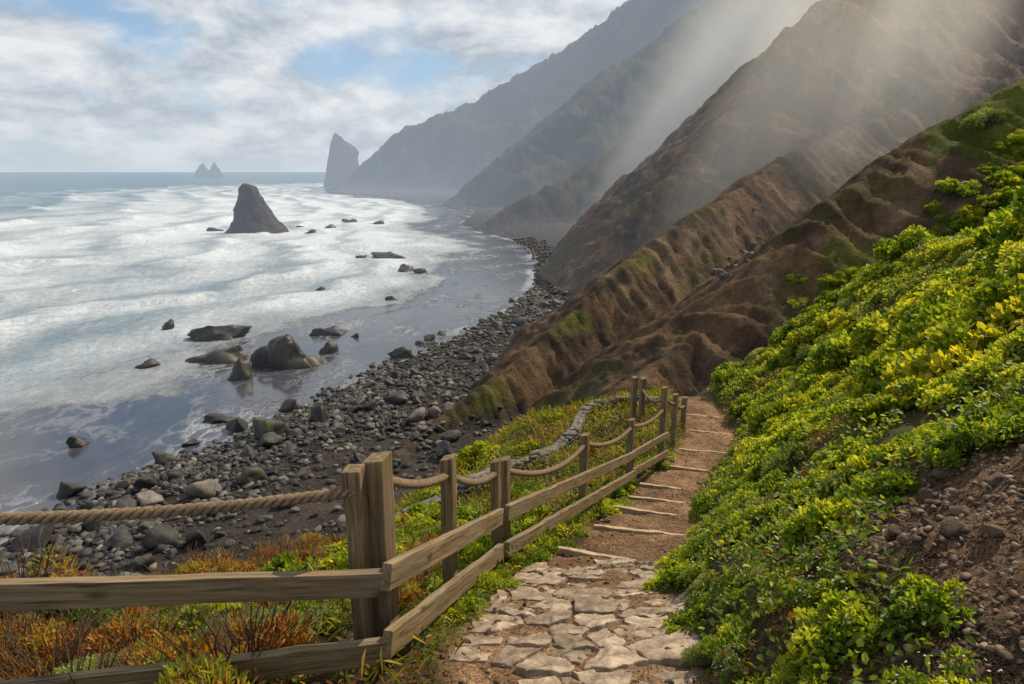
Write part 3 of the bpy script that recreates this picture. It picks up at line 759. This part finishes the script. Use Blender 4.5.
# ------------------------------------------------------------------ plants
def unit(v): return v/np.maximum(np.linalg.norm(v, axis=-1, keepdims=True), 1e-6)
def leaf_geo(C, A, Nn, L, W, tint):
    S_ = unit(np.cross(A, Nn)); L = L[:, None]; W = W[:, None]; n = len(C)
    V = np.stack([C, C+A*L*.35+S_*W*.5+Nn*W*.12, C+A*L*.75+S_*W*.4+Nn*W*.08, C+A*L-Nn*L*.12, C+A*L*.75-S_*W*.4+Nn*W*.08, C+A*L*.35-S_*W*.5+Nn*W*.12], 1).reshape(-1, 3)
    b = np.arange(n)[:, None]*6
    F = np.concatenate([b+np.array([0, 1, 2, 3]), b+np.array([0, 3, 4, 5])], 0)
    return V, F, np.repeat(tint, 6)
def bush_mesh(name, seed, R, Hh, n, L, W, mat, lumps=9, up=.35, spread=.7):
    g = np.random.default_rng(seed)
    cr = R*.82*np.sqrt(g.random(lumps)); ca = g.uniform(0, 6.28, lumps)
    lc = np.stack([cr*np.cos(ca), cr*np.sin(ca), Hh*g.uniform(.1, .75, lumps)*(1-.5*(cr/R))], -1); lr = R*g.uniform(.15, .37, lumps); lt = g.uniform(-.26, .26, lumps)
    k = g.choice(lumps, n, p=(lr**2)/np.sum(lr**2)); d = unit(g.normal(size=(n, 3))); d[:, 2] = np.where(d[:, 2] < -.25, -d[:, 2], d[:, 2])
    q = .5+.55*np.sqrt(g.random(n))
    C = lc[k]+d*lr[k][:, None]*q[:, None]*np.array([1, 1, Hh/R]); C[:, 2] = np.maximum(C[:, 2], .01)
    A = unit(d+spread*g.normal(size=(n, 3))+np.array([0, 0, up])); nn = unit(d+.5*g.normal(size=(n, 3))+np.array([0, 0, .7]))
    nn = unit(nn-A*np.sum(nn*A, 1, keepdims=True))
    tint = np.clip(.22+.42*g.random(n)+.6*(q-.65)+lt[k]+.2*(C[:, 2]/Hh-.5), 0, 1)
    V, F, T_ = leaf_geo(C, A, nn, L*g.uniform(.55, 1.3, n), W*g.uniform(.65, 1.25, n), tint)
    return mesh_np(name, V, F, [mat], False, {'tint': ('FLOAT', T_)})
def flower_mesh(seed, R, Hh, n, rad):
    g = np.random.default_rng(seed); V = []; F = []; T_ = []
    for i in range(n):
        a = g.uniform(0, 6.28); q = R*math.sqrt(g.random())*.95; z = Hh*(1.05-.6*(q/R)**2)+g.uniform(-.02, .04)
        c = np.array([q*math.cos(a), q*math.sin(a), z]); nrm = unit(np.array([math.cos(a)*.4, math.sin(a)*.4-.2, 1])+.3*g.normal(size=3))
        u = unit(np.cross(nrm, [0, 1, .1])); w = np.cross(nrm, u); rr = rad*g.uniform(.7, 1.2); b = len(V)
        for j in range(10):
            an = 2*math.pi*j/10; r_ = rr*(1 if j % 2 else .55); V.append(c+(u*math.cos(an)+w*math.sin(an))*r_); T_.append(g.random())
        V.append(c+nrm*.003); T_.append(0)
        for j in range(10): F.append((b+10, b+j, b+(j+1) % 10))
    return mesh_np('flowers', np.array(V), np.array(F), [M_PETAL], False, {'tint': ('FLOAT', np.array(T_))})
def stems_mesh(seed, R, Hh, n=9, rr0=.011, reach=.6):
    g = random.Random(seed); bm = bmesh.new()
    for i in range(n):
        a = g.uniform(0, 6.28); q = g.uniform(.3, 1)*reach; e = Vector((math.cos(a)*R*q, math.sin(a)*R*q, Hh*g.uniform(.5, .8)*(1.0 if n < 20 else 1.35))); p = Vector((0, 0, -.06)); rings = []
        for j in range(5):
            f = j/4; c = p.lerp(e, f)+Vector((.05*R*g.uniform(-1, 1), .05*R*g.uniform(-1, 1), .12*Hh*math.sin(f*3))); rr = rr0*(1-f*.7)
            rings.append([bm.verts.new(c+Vector((rr*math.cos(k*2.1), rr*math.sin(k*2.1), 0))) for k in range(3)])
        for x, y in zip(rings, rings[1:]):
            for k in range(3): bm.faces.new((x[k], x[(k+1) % 3], y[(k+1) % 3], y[k]))
    me = bpy.data.meshes.new('stems'); bm.to_mesh(me); bm.free(); me.materials.append(M_STEM); return me
KIND = {}
def kind(k, mat, specs):
    KIND[k] = [(bush_mesh('foliage', 1000+i*7+len(KIND)*50, *sp_, mat, lumps=lu), stems_mesh(i, sp_[0], sp_[1], *((60, .006, 1.0) if k == 'rust' else ())), sp_) for i, (sp_, lu) in enumerate(specs)]
kind('broad', M_GREEN, [((.45, .42, 1800, .068, .045), 17), ((.46, .34, 1700, .060, .040), 17), ((.5, .44, 2100, .066, .044), 21)])
kind('yellow', M_YELLOW, [((.44, .38, 1700, .066, .044), 16), ((.42, .32, 1600, .058, .039), 14)])
kind('fine', M_GREEN, [((.40, .24, 2400, .036, .019), 18), ((.44, .26, 2800, .034, .018), 20)])
kind('sage', M_SAGE, [((.42, .34, 2500, .05, .012), 15), ((.38, .30, 2300, .045, .012), 14)])
kind('rust', M_RUST, [((.44, .34, 2100, .045, .012), 16), ((.40, .44, 1900, .055, .010), 14)])
FLW = [flower_mesh(70+i, .34, .27, 30, .013) for i in range(3)]
NAMES = {'broad': ('leafy_shrub', 'shrub'), 'yellow': ('yellow_shrub', 'shrub'), 'fine': ('ground_shrub', 'low plant'), 'sage': ('sage_shrub', 'shrub'), 'rust': ('dry_shrub', 'dry plant')}
def plant(k, x, y, sc, label, group, flowers=False, sink=.04, z=None):
    fol, st, sp_ = rnd.choice(KIND[k])
    r_ = bpy.data.objects.new(NAMES[k][0], None); COL.objects.link(r_); e = .2
    if z is None:
        zz_ = gz(x, y); nx = -(gz(x+e, y)-gz(x-e, y))/(2*e); ny = -(gz(x, y+e)-gz(x, y-e))/(2*e)
    else: zz_ = z; nx, ny = -.45, -.55
    r_.rotation_mode = 'QUATERNION'; q = Vector((nx*.8, ny*.8, 1)).to_track_quat('Z', 'Y')
    r_.rotation_quaternion = q@Matrix.Rotation(rnd.uniform(0, 6.28), 3, 'Z').to_quaternion()
    r_.location = (x, y, zz_-sink*sc); r_.scale = (sc, sc, sc*rnd.uniform(.75, 1.35))
    link('foliage', fol, r_); link('stems', st, r_)
    if flowers: link('flowers', rnd.choice(FLW), r_)['kind'] = 'stuff'
    return tag(r_, label, NAMES[k][1], group)
pts = []
def free(x, y, rr, k=.52): return all((x-a)**2+(y-b)**2 > ((rr+q)*k)**2 for a, b, q in pts)
def proj(x, y, z):
    dz = CAM-z; t = y*cp+dz*sp
    if t < .2: return (-999, -999)
    return (512+FP*x/t, 342+FP*(dz*cp-y*sp)/t)
def bank_plant(x, y, sc, k, fl):
    lab = {'broad': 'leafy green shrub on the bank right of the path', 'yellow': 'yellow green leafy shrub on the bank right of the path',
           'fine': 'low fine leaved plant with white flowers on the right bank' if fl else 'low fine leaved plant on the bank right of the path',
           'sage': 'grey green narrow leaved shrub on the right bank'}[k]
    plant(k, x, y, sc, lab, lab+' (many)', fl)
c = 0; tries = 0
while c < 38 and tries < 3000:
    tries += 1; y = rnd.uniform(1.3, 4.8); d = rnd.uniform(.5, 1.15); x = float(pathx(y))+d/.95; sc = rnd.uniform(.26, .46); rr = .4*sc
    if soilf(x, y) < 1.0 or not free(x, y, rr, .6): continue
    pts.append((x, y, rr)); c += 1
    bank_plant(x, y, sc, rnd.choice(['fine', 'fine', 'fine', 'sage', 'broad', 'broad']), rnd.random() < .75)
cnt = 0; tries = 0
while cnt < 250 and tries < 40000:
    tries += 1
    y = rnd.uniform(1.2, 20) if rnd.random() < .5 else rnd.uniform(1.0, 7.5); d = .55+(rnd.random()**.85)*6.2
    x = float(pathx(y))+d/.95
    if soilf(x, y) < 1.12: continue
    nz_ = float(fbm(np.array([x*.45]), np.array([y*.45]), 2, 401)[0])
    sc = rnd.choice([.45, .6, .75, .95, 1.3])*(1+.02*y)
    if d < 1.7: sc *= .55
    if y < 4: sc *= .64
    rr = .4*sc
    if d-rr*.8 < .42: continue
    if not free(x, y, rr, .64): continue
    zz_ = gz(x, y); a, b = proj(x, y, zz_)
    if a < 400 or a > 1150 or b > 850: continue
    pts.append((x, y, rr)); cnt += 1
    if y < 4: k = rnd.choice(['fine', 'fine', 'broad', 'broad', 'sage'])
    elif d < 1.8 and y < 7: k = rnd.choice(['fine', 'fine', 'sage', 'broad'])
    else: k = rnd.choice(['yellow', 'yellow', 'broad', 'broad']) if nz_ > .05 else rnd.choice(['broad', 'broad', 'broad', 'fine', 'sage', 'yellow'])
    bank_plant(x, y, sc, k, k in ('fine', 'sage') and y < 9 and rnd.random() < .6)
for (lo, hi, dlo, dhi, n, ks, where) in [(3.0, 13, -1.0, -.58, 34, ['fine', 'broad', 'fine', 'fine'], 'at the foot of the fence'),
                                      (2.6, 13, -2.6, -1.1, 36, ['broad', 'rust', 'fine', 'rust'], 'just behind the fence')]:
    c = 0; tries = 0
    while c < n and tries < 3000:
        tries += 1; y = rnd.uniform(lo, hi); d = rnd.uniform(dlo, dhi); x = float(pathx(y))+d/.95; sc = rnd.uniform(.4, .7); rr = .36*sc
        if not free(x, y, rr): continue
        pts.append((x, y, rr)); c += 1; k = rnd.choice(ks)
        a = {'broad': 'leafy green shrub', 'rust': 'rust brown dry plant', 'fine': 'low fine leaved green plant', 'yellow': 'yellow green shrub'}[k]
        plant(k, x, y, sc, a+' '+where, a+' '+where+' (several)')
c = 0; tries = 0
while c < 150 and tries < 12000:
    tries += 1; y = rnd.uniform(2.2, 8.2); x = rnd.uniform(-6.8, -.8); d = (x-float(pathx(y)))*.95
    if d > -1.4 or d < -5.2 or x/y < -1.3: continue
    rusty = float(fbm(np.array([x*.5]), np.array([y*.5]), 2, 431)[0])
    k = rnd.choice(['rust', 'rust', 'rust', 'sage']) if rusty > -.08 else rnd.choice(['fine', 'fine', 'sage', 'broad', 'rust', 'yellow'])
    sc = rnd.uniform(.5, 1.35) if k == 'rust' else rnd.uniform(.45, .85); rr = .36*sc
    if not free(x, y, rr): continue
    pts.append((x, y, rr)); c += 1
    a = {'rust': 'orange brown dry plant', 'yellow': 'yellow green shrub', 'fine': 'low green plant', 'sage': 'grey green narrow leaved plant', 'broad': 'leafy green shrub'}[k]
    plant(k, x, y, sc, a+' on the bank behind the left fence rails', a+' on the left bank (several)')
c = 0; tries = 0
while c < 95 and tries < 6000:
    tries += 1; y = rnd.uniform(9, 31); x = rnd.uniform(-11, 5); d = (x-float(pathx(y)))*.95
    if d > -2.4: continue
    if min(math.hypot(x-a, y-b) for a, b in WP) < .8: continue
    sc = rnd.uniform(.6, 1.3); rr = .38*sc
    if not free(x, y, rr): continue
    pts.append((x, y, rr)); c += 1
    k = rnd.choice(['broad', 'yellow', 'sage', 'rust', 'broad', 'fine'])
    a = {'rust': 'rust brown dry plant', 'yellow': 'yellow green shrub', 'fine': 'low green plant', 'sage': 'grey green shrub', 'broad': 'leafy green shrub'}[k]
    plant(k, x, y, sc, a+' on the slope below the fence near the stone wall', a+' on the lower slope (several)')
for i in range(150):
    px, py = (rnd.uniform(928, 1040), rnd.uniform(130, 238)) if i < 122 else (rnd.uniform(795, 885), rnd.uniform(272, 330))
    if i < 122 and py < 205-(px-928)*.75: continue
    h_ = hit(px, py, 24, 60)
    if h_ and h_[1] > 26:
        lab = 'bright green shrub in the patch high on the brown slope' if i < 122 else 'green shrub in the strip low on the brown slope'
        plant(rnd.choice(['broad', 'fine', 'fine', 'fine']), h_[0], h_[1], rnd.uniform(.9, 1.7), lab, lab+' (many)', z=h_[2], sink=.1)
h_ = hit(987, 132, 30, 60)
if h_: plant('sage', h_[0], h_[1], 3.4, 'pale grey green round bush on the skyline at upper right', None, z=h_[2])

def cover(name, n, region, mat, L, W, label, cat, seed, up=.5, gap=-.3):
    g = np.random.default_rng(seed)
    x, y = region(g, n); zz_, ss_, d, nb_, mm_, bb_, w_ = land(x, y, True)
    ok_ = (np.abs(d) > .50+.16*g.random(len(x))) & (soilf(x, y) > .75+.6*g.random(len(x)))
    x, y, zz_, d = x[ok_], y[ok_], zz_[ok_], d[ok_]; m = len(x)
    pt = fbm(x*.7, y*.7, 3, seed+1); pg = fbm(x*1.6, y*1.6, 3, seed+5); k_ = pg > gap+.3*g.random(m)-.1; x, y, zz_, d, pt = x[k_], y[k_], zz_[k_], d[k_], pt[k_]; m = len(x)
    sc = .8+.075*np.hypot(x, y)
    A = unit(g.normal(size=(m, 3))*np.array([1, 1, .5])+np.array([0, 0, up])); nn = unit(g.normal(size=(m, 3))*.5+np.array([-.2, 0, 1])); nn = unit(nn-A*np.sum(nn*A, 1, keepdims=True))
    tint = np.clip(.5+.4*pt+.22*g.normal(size=m), 0, 1)
    V, F_, T_ = leaf_geo(np.stack([x, y, zz_+g.random(m)*.1*sc], -1), A, nn, L*sc*g.uniform(.6, 1.2, m), W*sc*g.uniform(.7, 1.2, m), tint)
    return tag(link(name, mesh_np(name, V, F_, [mat], False, {'tint': ('FLOAT', T_)})), label, cat, kind='stuff')
def reg_right(g, n):
    y = .8+19*g.random(n)**1.6; d = .48+7.0*g.random(n)**.9; return pathx(y)+d/.95, y
def reg_left(g, n):
    y = 1.0+24*g.random(n)**1.5; d = -(.5+9*g.random(n)**1.1); return pathx(y)+d/.95, y
cover('ground_cover', 180000, reg_right, M_MIX, .038, .022, 'low leafy ground cover between the shrubs right of the path', 'ground cover', 21, gap=-.24)
cover('dry_ground_cover', 90000, reg_left, M_DRY, .038, .016, 'rust and green ground cover on the bank left of the path', 'ground cover', 22)
cover('grass', 20000, reg_left, M_GRASS, .12, .006, 'thin yellow green grass on the bank around the fence', 'grass', 23, 1.6)

SR = [rock_mesh('soil_rock', 800+i, M_SOILROCK, sub=3, cuts=14, rough=.12, dims=(1, .8, .6), lo=.38, hi=.8) for i in range(5)]
c = 0; sp_l = []
while c < 150:
    a = rnd.uniform(0, 6.28); q = math.sqrt(rnd.random())*1.1; x = SOIL[0]+SOIL[2]*q*math.cos(a); y = SOIL[1]+SOIL[3]*q*math.sin(a)
    sc = rnd.choice([.018, .025, .03, .04, .055, .075])
    if any(math.hypot(x-a_, y-b_) < (sc+q_)*.8 for a_, b_, q_ in sp_l): sc = .014
    sp_l.append((x, y, sc)); c += 1
    tag(put_rock('soil_rock', rnd.choice(SR), (x, y, gz(x, y)+sc*.25), sc, tilt=.5), 'brown stone lying on the bare soil at lower right', 'stone', 'stones on the bare soil')
m = 2600
a = rng.uniform(0, 6.28, m); q = np.sqrt(rng.random(m))*1.25; x = SOIL[0]+SOIL[2]*q*np.cos(a); y = SOIL[1]+SOIL[3]*q*np.sin(a)
yb = rng.uniform(1.2, 9, 1800); xb = pathx(yb)+rng.uniform(.5, 4.5, 1800); yp_ = rng.uniform(1.0, 16, 1500); xp_ = pathx(yp_)+rng.uniform(-.6, .6, 1500)
x = np.concatenate([x, xb, xp_]); y = np.concatenate([y, yb, yp_])
V_, F_, T_ = scatter(x, y, near(x, y)[0], .005+.018*rng.random(len(x))**2.5, .3)
o = link('rubble', mesh_np('rubble', V_, F_, [mat_shingle('rubble_stone', [(0, (.06, .038, .025)), (.6, (.15, .095, .06)), (1, (.28, .20, .14))])], True, {'tint': ('FLOAT', T_)}))
tag(o, 'loose brown grit and rubble on the path and bare soil', 'rubble', kind='stuff')
for i in range(40):
    y = rnd.uniform(4.6, 15); sd = rnd.choice([-1, 1]); x = float(pathx(y))+sd*rnd.uniform(.42, .58); sc = rnd.uniform(.025, .08)
    tag(put_rock('edge_stone', rnd.choice(SR), (x, y, gz(x, y)+sc*.3), sc), 'brown stone lying along the edge of the stepped path', 'stone', 'stones along the stepped path')
for i in range(90):
    y = rnd.uniform(1.2, 5.2); x = float(pathx(y))+rnd.choice([-1, 1])*(.66-.4*rnd.random()**2); sc = rnd.uniform(.012, .034)
    tag(put_rock('path_pebble', rnd.choice(SR), (x, y, gz(x, y)+sc*.35), sc), 'small stone lying among the paving stones', 'stone', 'small stones on the paving')

# ------------------------------------------------------------------ sky, sun, camera
w = bpy.data.worlds.new('World'); scn.world = w; w.use_nodes = True; nt = w.node_tree; nt.nodes.clear()
def wn_(t, **k):
    n_ = nt.nodes.new(t)
    for a, b in k.items(): setattr(n_, a, b)
    return n_
out = wn_('ShaderNodeOutputWorld'); bg = wn_('ShaderNodeBackground'); bg.inputs['Strength'].default_value = .15; nt.links.new(bg.outputs[0], out.inputs[0])
sky = wn_('ShaderNodeTexSky', sky_type='NISHITA'); sky.sun_disc = False; sky.sun_elevation = SUN_EL; sky.sun_rotation = SUN_AZ; sky.altitude = 20; sky.dust_density = .4; sky.ozone_density = 2.0
tc = wn_('ShaderNodeTexCoord'); sep = wn_('ShaderNodeSeparateXYZ'); nt.links.new(tc.outputs['Generated'], sep.inputs[0])
def wm(op, a, b=0.0, cl=False):
    n_ = wn_('ShaderNodeMath', operation=op, use_clamp=cl)
    for i_, v in enumerate((a, b)):
        if isinstance(v, bpy.types.NodeSocket): nt.links.new(v, n_.inputs[i_])
        else: n_.inputs[i_].default_value = v
    return n_.outputs[0]
zp = wm('MAXIMUM', sep.outputs[2], 0.0); zc = wm('ADD', zp, .42)
cb = wn_('ShaderNodeCombineXYZ'); nt.links.new(wm('DIVIDE', sep.outputs[0], zc), cb.inputs[0]); nt.links.new(wm('DIVIDE', sep.outputs[1], zc), cb.inputs[1]); nt.links.new(wm('MULTIPLY', zp, 1.6), cb.inputs[2])
def wnoise(s, d, r_=.55, di=0.0):
    n_ = wn_('ShaderNodeTexNoise'); n_.inputs['Scale'].default_value = s; n_.inputs['Detail'].default_value = d; n_.inputs['Roughness'].default_value = r_; n_.inputs['Distortion'].default_value = di
    nt.links.new(cb.outputs[0], n_.inputs['Vector']); return n_.outputs['Fac']
def wmap(f, a, b, c_=0.0, d_=1.0):
    n_ = wn_('ShaderNodeMapRange', interpolation_type='SMOOTHSTEP'); nt.links.new(f, n_.inputs[0])
    for i_, v in enumerate((a, b, c_, d_)): n_.inputs[i_+1].default_value = v
    return n_.outputs[0]
def wmix(f, a, b):
    n_ = wn_('ShaderNodeMix', data_type='RGBA')
    for i_, v in ((0, f), (6, a), (7, b)):
        if isinstance(v, bpy.types.NodeSocket): nt.links.new(v, n_.inputs[i_])
        else: n_.inputs[i_].default_value = v
    return n_.outputs[2]
m1 = wmap(wnoise(3.0, 9, .56, .1), .34, .52); m2 = wnoise(4.2, 8, .6, .15)
cr = wn_('ShaderNodeValToRGB'); nt.links.new(m2, cr.inputs[0])
cr.color_ramp.elements[0].position = .38; cr.color_ramp.elements[0].color = (2.9, 3.3, 3.8, 1); cr.color_ramp.elements[1].position = .58; cr.color_ramp.elements[1].color = (5.8, 5.9, 5.9, 1)
blue = wmix(.6, sky.outputs[0], (1.6, 2.7, 4.1, 1))
colr = wmix(wm('MULTIPLY', m1, .95), blue, cr.outputs[0])
hz_ = wm('POWER', 2.71828, wm('MULTIPLY', zp, -14.0))
colr = wmix(wm('MULTIPLY', hz_, .8), colr, (4.0, 4.45, 4.9, 1))
nt.links.new(colr, bg.inputs['Color'])

sd = bpy.data.lights.new('sun', 'SUN'); sd.energy = 5.0; sd.angle = math.radians(.6); sd.color = (1, .87, .66)
so = bpy.data.objects.new('sun', sd); COL.objects.link(so)
so.rotation_euler = (-SUNV).to_track_quat('-Z', 'Y').to_euler(); so.location = (20, 20, 60)
cd = bpy.data.cameras.new('camera'); cd.lens = 24; cd.sensor_width = 36; cd.clip_start = .05; cd.clip_end = 90000
co = bpy.data.objects.new('camera', cd); COL.objects.link(co); co.location = (0, 0, CAM); co.rotation_euler = (math.pi/2-PITCH, 0, 0); scn.camera = co
scn.view_settings.view_transform = 'Standard'; scn.view_settings.look = 'None'; scn.view_settings.exposure = 0
